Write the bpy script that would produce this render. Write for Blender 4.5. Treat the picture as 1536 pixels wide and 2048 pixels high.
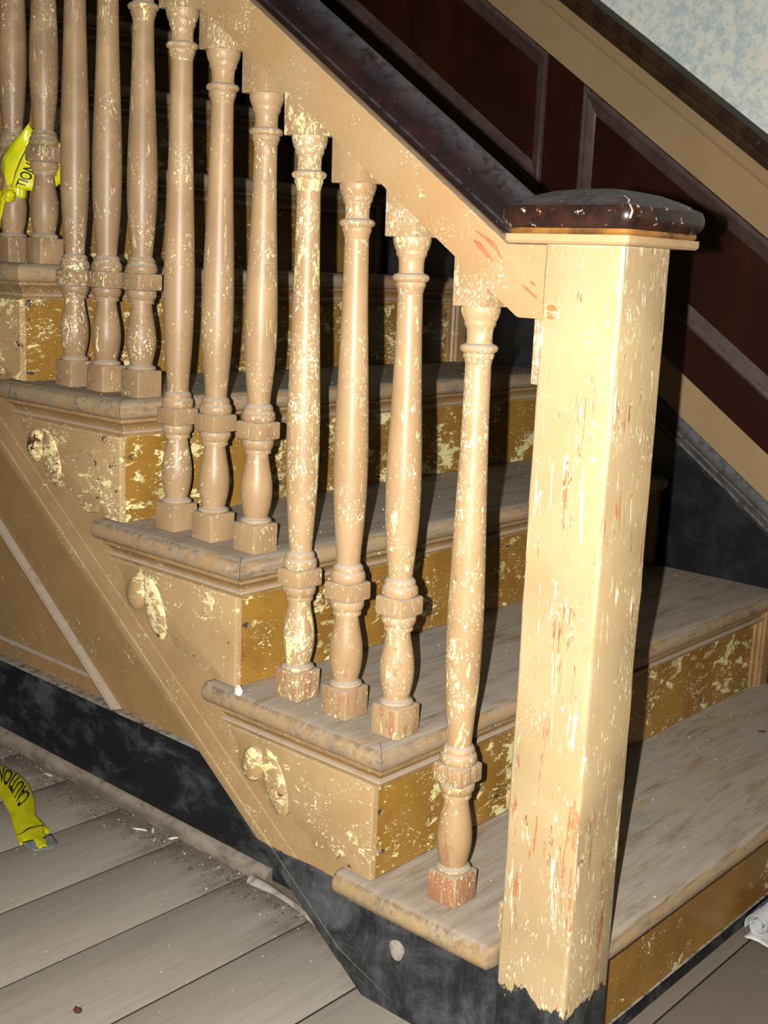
import bpy, bmesh, math, random
from mathutils import Vector, Matrix, noise

for o in list(bpy.data.objects):
    bpy.data.objects.remove(o)
scene = bpy.context.scene
COL = scene.collection
random.seed(7)

# ------------------------------------------------------------------ camera
CAM = Vector((0.88801, -1.01517, 0.91775))
YAW, PITCH, ROLL, FPX = 2.294912, 0.202595, 0.041886, 2391.97
cy, sy, cp, sp = math.cos(YAW), math.sin(YAW), math.cos(PITCH), math.sin(PITCH)
FWD = Vector((cp * cy, cp * sy, -sp))
RT0 = Vector((sy, -cy, 0)); UP0 = RT0.cross(FWD)
cr, sr = math.cos(ROLL), math.sin(ROLL)
RT = cr * RT0 + sr * UP0
UP = -sr * RT0 + cr * UP0
ROT = Matrix((RT, UP, -FWD)).transposed()
cd = bpy.data.cameras.new('camera')
cd.sensor_fit = 'VERTICAL'; cd.sensor_height = 36.0; cd.sensor_width = 27.0
cd.lens = 36.0 * FPX / 2048.0
cd.clip_start = 0.02
cam = bpy.data.objects.new('camera', cd); COL.objects.link(cam)
cam.matrix_world = Matrix.Translation(CAM) @ ROT.to_4x4()
scene.camera = cam

# ------------------------------------------------------------------ world, flash, exposure
w = bpy.data.worlds.new('dark_house'); scene.world = w; w.use_nodes = True
w.node_tree.nodes['Background'].inputs[0].default_value = (0.9, 0.85, 0.8, 1)
w.node_tree.nodes['Background'].inputs[1].default_value = 0.0015
ld = bpy.data.lights.new('camera_flash', 'AREA')
ld.shape = 'RECTANGLE'; ld.size = 0.007; ld.size_y = 0.016
ld.energy = 28.0; ld.color = (1.0, 0.985, 0.95); ld.spread = math.radians(136)
flash = bpy.data.objects.new('camera_flash', ld); COL.objects.link(flash)
flash.matrix_world = Matrix.Translation(CAM - RT * 0.047 + UP * 0.006 + FWD * 0.01) @ ROT.to_4x4()
vs = scene.view_settings
vs.view_transform = 'Standard'; vs.look = 'None'; vs.exposure = 0.0; vs.gamma = 1.0
vs.use_curve_mapping = False
scene.cycles.diffuse_bounces = 1      # a single weak flash in a dark house: hardly any returned light

# ------------------------------------------------------------------ dimensions
R = 0.18; G = 0.2536; S = R / G; W = 1.0964; ZF = 0.015; NS = 9
NOSE = 0.030; TT = 0.028            # nosing overhang, tread thickness
BY = 0.034                          # line of the balusters
NX0, NX1, NY0, NY1 = .197, .287, -.011, .079   # newel post
def xr(k): return -(k - 2) * G      # face of riser k
def pitch(x): return 0.36 - S * x   # line over the nosings
def rail(x): return 0.9845 - 0.69 * (x + 0.0065)

# ------------------------------------------------------------------ materials
def srgb(r, g, b):
    f = lambda c: (c / 255 / 12.92) if c <= 10 else ((c / 255 + 0.055) / 1.055) ** 2.4
    return (f(r), f(g), f(b), 1)

class NT:
    def __init__(s, name):
        s.m = bpy.data.materials.new(name); s.m.use_nodes = True
        s.t = s.m.node_tree; s.b = s.t.nodes['Principled BSDF']
    def n(s, typ, **kw):
        x = s.t.nodes.new(typ)
        for k, v in kw.items(): setattr(x, k, v)
        return x
    def l(s, a, b): s.t.links.new(a, b)
    def coords(s, scale=(1, 1, 1), rnd=True):
        tc = s.n('ShaderNodeTexCoord')
        out = tc.outputs['Object']
        if rnd:
            oi = s.n('ShaderNodeObjectInfo')
            mul = s.n('ShaderNodeVectorMath', operation='SCALE')
            cmb = s.n('ShaderNodeCombineXYZ')
            for i, k in enumerate((17.3, 31.7, 23.9)):
                mm = s.n('ShaderNodeMath', operation='MULTIPLY'); s.l(oi.outputs['Random'], mm.inputs[0]); mm.inputs[1].default_value = k
                s.l(mm.outputs[0], cmb.inputs[i])
            ad = s.n('ShaderNodeVectorMath', operation='ADD')
            s.l(out, ad.inputs[0]); s.l(cmb.outputs[0], ad.inputs[1]); out = ad.outputs[0]
        mp = s.n('ShaderNodeVectorMath', operation='MULTIPLY'); s.l(out, mp.inputs[0]); mp.inputs[1].default_value = scale
        return mp.outputs[0]
    def noise(s, vec, scale, detail=4, rough=.6, dist=0.0):
        x = s.n('ShaderNodeTexNoise'); s.l(vec, x.inputs['Vector'])
        x.inputs['Scale'].default_value = scale; x.inputs['Detail'].default_value = detail
        x.inputs['Roughness'].default_value = rough; x.inputs['Distortion'].default_value = dist
        return x.outputs['Fac']
    def math(s, op, a, b=None, clamp=False):
        x = s.n('ShaderNodeMath', operation=op, use_clamp=clamp)
        for i, v in enumerate((a, b)):
            if v is None: continue
            if isinstance(v, (int, float)): x.inputs[i].default_value = v
            else: s.l(v, x.inputs[i])
        return x.outputs[0]
    def step(s, v, lo, hi):
        x = s.n('ShaderNodeMapRange'); x.interpolation_type = 'SMOOTHSTEP'
        s.l(v, x.inputs[0])
        for i, q in ((1, lo), (2, hi)):
            if isinstance(q, (int, float)): x.inputs[i].default_value = q
            else: s.l(q, x.inputs[i])
        return x.outputs[0]
    def mix(s, f, a, b):
        x = s.n('ShaderNodeMix', data_type='RGBA')
        if isinstance(f, (int, float)): x.inputs[0].default_value = f
        else: s.l(f, x.inputs[0])
        for i, v in ((6, a), (7, b)):
            if isinstance(v, tuple): x.inputs[i].default_value = v
            else: s.l(v, x.inputs[i])
        return x.outputs[2]
    def attr(s, name):
        x = s.n('ShaderNodeAttribute', attribute_type='OBJECT', attribute_name=name); return x.outputs['Fac']
    def up(s):
        g = s.n('ShaderNodeNewGeometry'); x = s.n('ShaderNodeSeparateXYZ'); s.l(g.outputs['Normal'], x.inputs[0]); return x.outputs[2]
    def pos(s):
        g = s.n('ShaderNodeNewGeometry'); x = s.n('ShaderNodeSeparateXYZ'); s.l(g.outputs['Position'], x.inputs[0]); return x.outputs
    def bump(s, h, strength=.3, dist=.001):
        x = s.n('ShaderNodeBump'); x.inputs['Strength'].default_value = strength; x.inputs['Distance'].default_value = dist
        s.l(h, x.inputs['Height']); s.l(x.outputs[0], s.b.inputs['Normal'])
    def done(s, col, rough, spec=.35):
        if isinstance(col, tuple): s.b.inputs['Base Color'].default_value = col
        else: s.l(col, s.b.inputs['Base Color'])
        if isinstance(rough, (int, float)): s.b.inputs['Roughness'].default_value = rough
        else: s.l(rough, s.b.inputs['Roughness'])
        s.b.inputs['Specular IOR Level'].default_value = spec
        return s.m

TAN = (0.45, 0.29, 0.145, 1); TAN2 = (0.38, 0.235, 0.115, 1)
CREAM = (0.80, 0.68, 0.32, 1); REDW = (0.37, 0.17, 0.085, 1); DUST = (0.40, 0.325, 0.25, 1)
OCHRE = (0.33, 0.17, 0.028, 1); OCHRE2 = (0.25, 0.12, 0.022, 1); BLACK = (0.012, 0.013, 0.015, 1)

def peeling(name, base, base2, flakes, dust=.7, specks=.5, rough=.42, spec=.4, rnd=True, black=None, lowred=None, dustlo=.55, cracks=0, sst=(1, 1, .7), edge=.8, er=.0016):
    """paint over older paint over wood; flakes = (colour, noise scale, stretch, threshold, patch scale, patch weight, low boost)"""
    q = NT(name)
    c = q.coords((1, 1, 1), rnd)
    col = q.mix(q.step(q.noise(c, 9, 4), .35, .65), base, base2)
    col = q.mix(q.math('MULTIPLY', q.attr('grime'), q.step(q.noise(c, 14, 4, .6), .2, .6), True), col, (0.235, 0.145, 0.078, 1))  # mix the base colour towards dark brown by a per-object amount
    h = None
    wear = q.attr('wear'); bare = q.attr('bare')
    for fl in flakes:
        colr, sc, st, thr, ps, pw = fl[:6]
        cc = q.coords(st, rnd)
        v = q.noise(cc, sc, 7, .72, .3)
        p = q.math('MULTIPLY', q.math('SUBTRACT', q.noise(c, ps, 3, .55), .5), pw)
        v = q.math('ADD', q.math('ADD', v, p), bare if colr == REDW else wear)
        if len(fl) > 6:
            v = q.math('ADD', v, q.math('MULTIPLY', q.math('SUBTRACT', 1.0, q.step(q.pos()[fl[8] if len(fl) > 8 else 2], 0.0 if len(fl) > 8 else .1, fl[7])), fl[6]))
        m = q.step(v, thr, thr + .010)
        col = q.mix(m, col, colr)
        h = m if h is None else q.math('MAXIMUM', h, m)
    if cracks:
        n_ = q.noise(q.coords((1, 1, .05), rnd), 60, 4, .6, .2)
        v = q.math('ABSOLUTE', q.math('SUBTRACT', n_, .5))
        gate = q.step(q.noise(q.coords((1, 1, .5), rnd), 22, 3, .6), .52, .58)
        m = q.math('MULTIPLY', q.math('SUBTRACT', 1.0, q.step(v, .004, .010)), q.math('MULTIPLY', gate, cracks))
        col = q.mix(m, col, q.mix(q.step(q.noise(c, 40, 3), .48, .52), (0.85, 0.72, 0.42, 1), (0.30, 0.12, 0.05, 1)))
        h = q.math('MAXIMUM', h, m)
    if edge:
        bv = q.n('ShaderNodeBevel', samples=4); bv.inputs['Radius'].default_value = er
        gm = q.n('ShaderNodeNewGeometry'); dt = q.n('ShaderNodeVectorMath', operation='DOT_PRODUCT')
        q.l(bv.outputs[0], dt.inputs[0]); q.l(gm.outputs['True Normal'], dt.inputs[1])
        m = q.math('SUBTRACT', 1.0, q.step(dt.outputs['Value'], .90, .985))
        m = q.math('MULTIPLY', m, q.math('MULTIPLY', q.step(q.noise(c, 60, 5, .7), .40, .56), edge))
        col = q.mix(m, col, (0.62, 0.50, 0.32, 1))
    if specks:
        g = q.math('MULTIPLY', q.math('SUBTRACT', q.noise(c, 16, 4, .6), .5), .55)
        for sc, thr in ((260, .70), (520, .72)):
            v = q.math('ADD', q.math('ADD', q.noise(q.coords(sst, rnd), sc, 3, .7), g), q.math('MULTIPLY', wear, .5))
            m = q.step(v, thr - .05 * specks, thr + .02 - .05 * specks)
            col = q.mix(m, col, (0.84, 0.74, 0.44, 1))
            h = q.math('MAXIMUM', h, q.math('MULTIPLY', m, .6)) if h is not None else m
    if black:      # black skirting paint below a ragged line (z0)
        z = q.pos()[2]
        v = q.math('ADD', z, q.math('MULTIPLY', q.math('SUBTRACT', q.noise(q.coords(black[1], rnd), 40, 5, .7), .5), black[2]))
        m = q.math('SUBTRACT', 1.0, q.step(v, black[0] - .001, black[0] + .001))
        sc1 = q.step(q.noise(q.coords((.8, 1, 1), rnd), 13, 7, .72, .6), .38, .70)
        sc2 = q.step(q.noise(q.coords((1, 1, .3), rnd), 70, 5, .7), .45, .75)
        scuff = q.math('ADD', q.math('MULTIPLY', sc1, .75), q.math('MULTIPLY', sc2, .3), True)
        col = q.mix(m, col, q.mix(scuff, BLACK, (0.115, 0.12, 0.125, 1)))
    if dust:
        d = q.math('MULTIPLY', q.step(q.up(), dustlo, min(.95, dustlo + .45)), q.math('MULTIPLY', q.step(q.noise(c, 45, 4, .7), .2, .5), dust))
        col = q.mix(d, col, DUST)
        rr = q.math('ADD', rough, q.math('MULTIPLY', d, .5), True)
    else: rr = rough
    fine = q.noise(q.coords((1, 1, .25), rnd), 150, 3, .6)
    hh = q.math('ADD', q.math('MULTIPLY', fine, .35), q.math('SUBTRACT', 1.0, h) if h is not None else 0.0)
    q.bump(hh, .5, .0012)
    return q.done(col, rr, spec)

M = {}
M['baluster'] = peeling('baluster_paint', TAN, TAN2, [
    (CREAM, 70, (1, 1, .34), .665, 10, .38), (REDW, 75, (1.1, 1.1, .18), .712, 11, .35)], dust=.95, specks=1.0, dustlo=.25, cracks=.7, sst=(1, 1, .55))
M['newel'] = peeling('newel_paint', (0.49, 0.355, 0.185, 1), (0.45, 0.31, 0.155, 1), [
    ((0.86, 0.78, 0.52, 1), 75, (1.2, 1.2, .13), .622, 9, .32), ((0.44, 0.18, 0.07, 1), 44, (1.3, 1.3, .18), .645, 8, .35, .055, .55)], dust=.5, specks=.9, rnd=False,
    black=(0.136, (.7, .7, .35), .075), cracks=1.0, sst=(1, 1, .35), er=.006, edge=.9)
M['subrail'] = peeling('rail_paint', TAN, (0.43, 0.255, 0.11, 1), [
    (CREAM, 75, (1, 1, 1), .69, 10, .42), ((0.36, 0.12, 0.04, 1), 30, (.35, 1, 1), .75, 8, .4)], dust=.35, specks=1.0, rnd=False, sst=(1, 1, 1))
M['string'] = peeling('string_paint', (0.40, 0.255, 0.12, 1), (0.35, 0.215, 0.095, 1), [
    (CREAM, 80, (.8, 1, 1), .695, 8, .4), ((0.10, 0.045, 0.025, 1), 80, (1, 1, 1), .75, 9, .4)], dust=.6, specks=.6, rnd=False,
    black=(0.156, (.25, 1, 1), .018), dustlo=.8)
M['bracket'] = peeling('bracket_paint', (0.43, 0.28, 0.135, 1), (0.375, 0.235, 0.105, 1), [
    (CREAM, 75, (.6, 1, 1), .635, 10, .38), ((0.10, 0.035, 0.02, 1), 80, (.8, 1, 1), .70, 12, .45)], dust=.6, specks=.8, rnd=False, sst=(.6, 1, 1))
M['riser'] = peeling('riser_varnish', OCHRE, OCHRE2, [
    (CREAM, 46, (1, .5, 1), .600, 8, .46), ((0.50, 0.40, 0.17, 1), 80, (1, .4, 1), .63, 9, .4), ((0.05, 0.047, 0.05, 1), 40, (1, .6, 1), .69, 9, .45, .10, .045, 1)], dust=.4, specks=.8, rough=.36, rnd=False, sst=(1, .4, 1))
M['spandrel'] = peeling('spandrel_paint', (0.36, 0.215, 0.085, 1), (0.31, 0.185, 0.075, 1), [
    (CREAM, 90, (1, 1, .6), .73, 10, .4)], dust=.95, specks=.6, rnd=False, dustlo=.15)

def m_tread():
    q = NT('dusty_tread_wood')
    c = q.coords((1, 1, 1), False)
    g = q.noise(q.coords((1, .09, 1), False), 120, 6, .65, .8)
    g2 = q.noise(q.coords((1, .14, 1), False), 22, 5, .6, 1.4)
    col = q.mix(q.step(g, .40, .62), (0.20, 0.14, 0.08, 1), (0.36, 0.285, 0.195, 1))
    col = q.mix(q.math('MULTIPLY', q.step(g2, .54, .70), .8), col, (0.13, 0.11, 0.09, 1))
    pn = q.noise(c, 11, 5, .6)
    col = q.mix(q.step(pn, .50, .66), col, (0.36, 0.215, 0.075, 1))
    d = q.math('MULTIPLY', q.step(q.up(), .80, .99), q.step(q.noise(q.coords((1, .22, 1), False), 34, 7, .72), .26, .56))
    col = q.mix(q.math('MULTIPLY', d, .72), col, (0.43, 0.37, 0.30, 1))
    # worn paint still on the rounded edges
    e = q.math('MULTIPLY', q.math('SUBTRACT', 1.0, q.step(q.up(), .45, .9)), q.step(q.noise(c, 26, 6, .75), .34, .58))
    col = q.mix(q.math('MULTIPLY', e, .9), col, q.mix(q.step(q.noise(q.coords((.6, .6, 1), False), 50, 6, .75), .46, .62), (0.40, 0.26, 0.125, 1), (0.33, 0.245, 0.165, 1)))
    sp_ = q.step(q.noise(c, 190, 2), .74, .76)
    col = q.mix(sp_, col, (0.7, 0.66, 0.55, 1))
    q.bump(q.math('ADD', g, g2), .35, .001)
    return q.done(col, .75, .25)
M['tread'] = m_tread()

def m_cove():
    return peeling('cove_paint', (0.36, 0.205, 0.075, 1), (0.27, 0.15, 0.055, 1), [
        ((0.55, 0.48, 0.33, 1), 60, (.5, .5, 1), .68, 9, .4), ((0.12, 0.05, 0.03, 1), 60, (.5, .5, 1), .73, 9, .5)], dust=.9, specks=.4, rnd=False, dustlo=.05)
M['cove'] = m_cove()

def m_floor():
    q = NT('dusty_floor_board')
    c = q.coords((1, 1, 1))
    g = q.noise(q.coords((1, .06, 1)), 90, 6, .65, .5)
    col = q.mix(q.step(g, .3, .7), (0.345, 0.30, 0.24, 1), (0.395, 0.35, 0.285, 1))
    st = q.noise(q.coords((1, .35, 1)), 6, 5, .6)
    col = q.mix(q.math('MULTIPLY', q.step(st, .55, .75), .5), col, (0.17, 0.13, 0.09, 1))
    # damp brown dirt against the skirting
    y = q.pos()[1]
    v = q.math('ADD', y, q.math('MULTIPLY', q.math('SUBTRACT', q.noise(q.coords((1, .3, 1), False), 26, 5, .7), .5), .22))
    col = q.mix(q.math('MULTIPLY', q.step(v, .005, .10), .62), col, (0.13, 0.095, 0.065, 1))
    col = q.mix(q.math('SUBTRACT', 1.0, q.step(q.up(), .6, .95)), col, (0.045, 0.032, 0.022, 1))
    sp_ = q.step(q.noise(c, 170, 2), .735, .755)
    col = q.mix(sp_, col, (0.75, 0.68, 0.45, 1))
    q.bump(g, .25, .001)
    return q.done(col, .85, .2)
M['floor'] = m_floor()

def simple(name, a, b, sc, lo=.4, hi=.65, rough=.6, spec=.35, stretch=(1, 1, 1), dust=0, dcol=DUST, dlo=.3, bump=.15, extra=None, metal=0):
    q = NT(name); c = q.coords(stretch)
    n = q.noise(c, sc, 5, .65, .3)
    col = q.mix(q.step(n, lo, hi), a, b)
    if extra:
        col = q.mix(q.step(q.noise(q.coords((1, 1, 1)), extra[1], 5, .7), extra[2], extra[2] + .03), col, extra[0])
    if dust:
        d = q.math('MULTIPLY', q.step(q.up(), dlo, .95), q.math('MULTIPLY', q.step(q.noise(q.coords(), 60, 5, .7), .25, .6), dust))
        col = q.mix(d, col, dcol)
        rr = q.math('ADD', rough, q.math('MULTIPLY', d, .4), True)
    else: rr = rough
    q.bump(n, bump, .001)
    return q.done(col, rr, spec)

DK = (0.030, 0.0065, 0.0035, 1); DK2 = (0.052, 0.013, 0.006, 1)
DK = (0.022, 0.005, 0.003, 1); DK2 = (0.038, 0.0095, 0.005, 1)
M['panel'] = simple('dark_varnished_panel', DK, DK2, 7, rough=.3, spec=.4, stretch=(1, 1, .4), extra=((0.10, 0.05, 0.03, 1), 75, .73))
M['mould'] = simple('dark_dusty_moulding', (0.070, 0.040, 0.034, 1), (0.095, 0.060, 0.052, 1), 20, rough=.3, spec=.5, dust=.7, dcol=(0.22, 0.195, 0.18, 1), dlo=.1)
M['walltan'] = simple('wall_band_paint', (0.35, 0.235, 0.118, 1), (0.32, 0.21, 0.105, 1), 6, rough=.45, spec=.3)
M['capmould'] = simple('dirty_cap_moulding', (0.028, 0.012, 0.006, 1), (0.05, 0.025, 0.01, 1), 30, rough=.5, dust=.8, dcol=(0.10, 0.10, 0.085, 1), dlo=.25, extra=((0.16, 0.08, 0.03, 1), 70, .66))
M['blackstring'] = simple('black_gloss_string', (0.008, 0.008, 0.010, 1), (0.020, 0.021, 0.023, 1), 16, rough=.35, spec=.5, extra=((0.14, 0.14, 0.13, 1), 120, .70))
M['blackmould'] = simple('black_dusty_moulding', (0.018, 0.018, 0.02, 1), (0.05, 0.05, 0.05, 1), 24, rough=.45, dust=.9, dcol=(0.24, 0.22, 0.20, 1), dlo=.05)
M['blackbase'] = simple('black_skirting_paint', (0.009, 0.009, 0.011, 1), (0.075, 0.078, 0.082, 1), 15, .46, .72, rough=.5, stretch=(.7, 1, 1.2), dust=.95, dcol=(0.36, 0.30, 0.24, 1), dlo=.5)
M['shoe'] = simple('dusty_shoe_moulding', (0.15, 0.12, 0.09, 1), (0.30, 0.25, 0.19, 1), 22, rough=.85, stretch=(.5, 1, 1), dust=.7, dlo=.3)
M['rail'] = simple('dark_handrail_varnish', (0.011, 0.007, 0.007, 1), (0.022, 0.009, 0.008, 1), 30, .42, .62, rough=.33, spec=.6, stretch=(.5, 1, 1), dust=.7, dcol=(0.13, 0.125, 0.135, 1), dlo=.5, extra=((0.17, 0.13, 0.10, 1), 110, .68), bump=.15)
M['cap'] = simple('dark_newel_cap_varnish', (0.016, 0.008, 0.006, 1), (0.042, 0.014, 0.008, 1), 24, .42, .6, rough=.34, spec=.6, dust=.45, dcol=(0.13, 0.125, 0.13, 1), dlo=.4, extra=((0.50, 0.38, 0.30, 1), 85, .625), bump=.25)
M['capedge'] = simple('worn_orange_cap_edge', (0.30, 0.13, 0.03, 1), (0.06, 0.025, 0.012, 1), 40, rough=.4, stretch=(.5, .5, 1))
M['plate'] = simple('cap_plate_paint', (0.46, 0.31, 0.15, 1), (0.40, 0.25, 0.12, 1), 14, rough=.5, extra=((0.2, 0.14, 0.1, 1), 60, .72))
M['wood'] = simple('bare_wood', (0.30, 0.16, 0.07, 1), (0.42, 0.25, 0.12, 1), 30, rough=.7, stretch=(1, .2, 1))
M['bare'] = simple('bare_red_wood', (0.36, 0.125, 0.045, 1), (0.42, 0.17, 0.07, 1), 60, rough=.7)
M['plug'] = simple('screw_plug', (0.42, 0.17, 0.06, 1), CREAM, 130, .5, .56, rough=.6)
M['yellow'] = simple('yellow_tape_plastic', (0.60, 0.56, 0.006, 1), (0.66, 0.63, 0.02, 1), 25, rough=.32, spec=.5, bump=.4)
M['ink'] = simple('black_tape_ink', (0.008, 0.008, 0.006, 1), (0.014, 0.014, 0.01, 1), 20, rough=.45)
M['duct'] = simple('grey_duct_tape', (0.17, 0.175, 0.18, 1), (0.22, 0.225, 0.23, 1), 30, rough=.4, bump=.3)
M['paper'] = simple('white_paper', (0.72, 0.72, 0.70, 1), (0.6, 0.6, 0.6, 1), 20, rough=.7)
M['print'] = simple('blue_grey_print', (0.10, 0.12, 0.2, 1), (0.16, 0.18, 0.26, 1), 40, rough=.7)
M['plaster'] = simple('grey_plaster', (0.40, 0.35, 0.29, 1), (0.22, 0.18, 0.14, 1), 60, rough=.9, bump=.6)
M['white'] = simple('white_chip', (0.8, 0.77, 0.66, 1), (0.65, 0.6, 0.48, 1), 60, rough=.8)
M['crumb'] = simple('dark_crumb', (0.07, 0.025, 0.018, 1), (0.11, 0.045, 0.03, 1), 60, rough=.8)
M['sub'] = simple('dark_subfloor', (0.02, 0.016, 0.012, 1), (0.03, 0.024, 0.018, 1), 10, rough=.9)

def m_wallpaper():
    q = NT('mottled_wallpaper')
    c = q.coords((1, 1, 1), False)
    a = q.noise(c, 48, 7, .75, .4); b = q.noise(c, 16, 5, .65); s_ = q.noise(c, 100, 6, .75, .5)
    col = q.mix(q.step(a, .42, .60), (0.80, 0.80, 0.70, 1), (0.54, 0.62, 0.62, 1))
    col = q.mix(q.step(b, .50, .66), col, (0.84, 0.80, 0.66, 1))
    col = q.mix(q.step(s_, .56, .68), col, (0.34, 0.42, 0.46, 1))
    col = q.mix(q.math('MULTIPLY', q.step(s_, .60, .7), q.step(a, .3, .45)), col, (0.50, 0.53, 0.30, 1))
    q.bump(s_, .2, .001)
    return q.done(col, .8, .2)
M['wallpaper'] = m_wallpaper()

# ------------------------------------------------------------------ mesh helpers
def mesh(name, V, Fc, mat=None, smooth=None):
    me = bpy.data.meshes.new(name); me.from_pydata([tuple(v) for v in V], [], Fc); me.update()
    bm = bmesh.new(); bm.from_mesh(me); bmesh.ops.recalc_face_normals(bm, faces=bm.faces); bm.to_mesh(me); bm.free()
    if smooth is not None:
        me.polygons.foreach_set('use_smooth', [True] * len(me.polygons)); me.set_sharp_from_angle(angle=math.radians(smooth))
    if mat: me.materials.append(M[mat])
    return me
def bmmesh(name, bm, mat=None, smooth=None):
    bmesh.ops.recalc_face_normals(bm, faces=bm.faces)
    me = bpy.data.meshes.new(name); bm.to_mesh(me); bm.free()
    if smooth is not None:
        me.polygons.foreach_set('use_smooth', [True] * len(me.polygons)); me.set_sharp_from_angle(angle=math.radians(smooth))
    if mat: me.materials.append(M[mat])
    return me
def obj(name, me, parent=None, loc=(0, 0, 0), rot=None, **props):
    o = bpy.data.objects.new(name, me); COL.objects.link(o); o.location = loc
    if rot: o.rotation_euler = rot
    if parent: o.parent = parent
    for k, v in props.items(): o[k] = v
    return o
def box(name, a, b, mat, bev=.0015, seg=2):
    bm = bmesh.new(); bmesh.ops.create_cube(bm, size=1)
    for v in bm.verts:
        for i in range(3): v.co[i] = a[i] if v.co[i] < 0 else b[i]
    if bev: bmesh.ops.bevel(bm, geom=list(bm.edges), offset=bev, segments=seg, affect='EDGES', profile=.5)
    return bmmesh(name, bm, mat, 35)
def prism(name, pts, y0, y1, mat, bev=0):
    """polygon in x,z extruded along y"""
    bm = bmesh.new()
    f = bm.faces.new([bm.verts.new((x, y0, z)) for x, z in pts])
    ex = bmesh.ops.extrude_face_region(bm, geom=[f])
    for v in ex['geom']:
        if isinstance(v, bmesh.types.BMVert): v.co.y = y1
    if bev:
        ed = [e for e in bm.edges if abs(e.verts[0].co.y - y0) < 1e-6 and abs(e.verts[1].co.y - y0) < 1e-6]
        bmesh.ops.bevel(bm, geom=ed, offset=bev, segments=2, affect='EDGES', profile=.5)
    return bmmesh(name, bm, mat, 35)
def lathe(name, prof, mat, seg=32, sharp=40):
    V, Fc = [], []
    n = len(prof)
    for r, z in prof:
        for i in range(seg):
            a = 2 * math.pi * i / seg; V.append((r * math.cos(a), r * math.sin(a), z))
    for j in range(n - 1):
        for i in range(seg):
            k = (i + 1) % seg
            Fc.append((j * seg + i, j * seg + k, (j + 1) * seg + k, (j + 1) * seg + i))
    Fc.append(tuple(range(seg - 1, -1, -1))); Fc.append(tuple((n - 1) * seg + i for i in range(seg)))
    return mesh(name, V, Fc, mat, sharp)
def sweep(name, rings, mat, sharp=35, cap=True):
    V, Fc = [], []; n = len(rings[0])
    for r in rings: V += r
    for j in range(len(rings) - 1):
        for i in range(n):
            k = (i + 1) % n
            Fc.append((j * n + i, j * n + k, (j + 1) * n + k, (j + 1) * n + i))
    if cap:
        Fc.append(tuple(range(n))); Fc.append(tuple((len(rings) - 1) * n + i for i in range(n)))
    return mesh(name, V, Fc, mat, sharp)
def interp(tab, t):
    for (a, va), (b, vb) in zip(tab, tab[1:]):
        if t <= b: 
            u = (t - a) / (b - a); u = u * u * (3 - 2 * u) if False else u
            return va + (vb - va) * u
    return tab[-1][1]
def struct(name, me, label, cat, **kw):
    return obj(name, me, kind='structure', label=label, category=cat, **kw)
def empty(name, loc=(0, 0, 0), **props):
    return obj(name, None, None, loc, **props)

# ------------------------------------------------------------------ floor
floor = struct('floor', box('floor', (-2.7, -2.3, -0.06), (2.2, W + .05, ZF - .02), 'sub', 0),
               'dusty grey wooden board floor around the foot of the stairs', 'floor')
bw = 0.155
fb = [box('floor_board%d' % i, (-bw / 2 + .0009, -2.3, ZF - .02), (bw / 2 - .0009, W, ZF), 'floor', .0014) for i in range(1)]
i = 0
x = -.495 - bw * 14 + bw / 2
while x < 2.1:
    obj('floor_board', fb[0], floor, (x, 0, random.uniform(-.0006, 0)), (0, random.uniform(-.002, .002), 0), wear=0.0)
    x += bw

# ------------------------------------------------------------------ far wall with sloping wainscot
XE = 0.36
PATH = [(-2.7, pitch(-2.7)), (XE, pitch(XE)), (2.2, pitch(XE))]
wall = struct('wall_back', box('wall_back', (-2.7, W, -0.06), (2.2, W + .05, 3.4), 'wallpaper', 0),
              'wall beside the stairs with mottled pale blue wallpaper above sloping dark panelling', 'wall')
def band(name, prof, mat, parent=wall, path=PATH):
    rings = []
    full = [(prof[0][0], -.002)] + prof + [(prof[-1][0], -.002)]
    for px, pz in path:
        rings.append([(px, W - d, pz + o) for o, d in full])
    return obj(name, sweep(name, rings, mat), parent, wear=0.0)
band('wall_string', [(-.24, .020), (.093, .020)], 'blackstring')
band('string_moulding', [(.0935, .020), (.0935, .031), (.097, .033), (.103, .033), (.106, .028), (.116, .026), (.118, .022), (.126, .021), (.133, .016), (.1415, .011)], 'blackmould')
band('lower_band', [(.142, .008), (.2215, .008)], 'walltan')
band('bottom_rail', [(.222, .008), (.312, .008)], 'panel')
band('panel_backing', [(.3125, .001), (.5775, .001)], 'panel')
band('upper_band', [(.580, .010), (.660, .010), (.664, .014), (.672, .017), (.680, .016), (.689, .013)], 'walltan')
band('cap_moulding', [(.690, .012), (.693, .020), (.703, .024), (.712, .022), (.716, .030), (.728, .034), (.738, .030), (.745, .014)], 'capmould')
stiles = [-2.105, -1.32, -.535, .25]
SW = .045
def skew(xx, o): return (xx, pitch(xx) + o)
for sx_ in stiles:
    pts = [(sx_ - SW, .313), (sx_ + SW, .313), (sx_ + SW, .5775), (sx_ - SW, .5775)]
    obj('stile', prism('stile', [skew(*q_) for q_ in pts], W - .008, W + .001, 'panel'), wall, wear=0.0)
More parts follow.
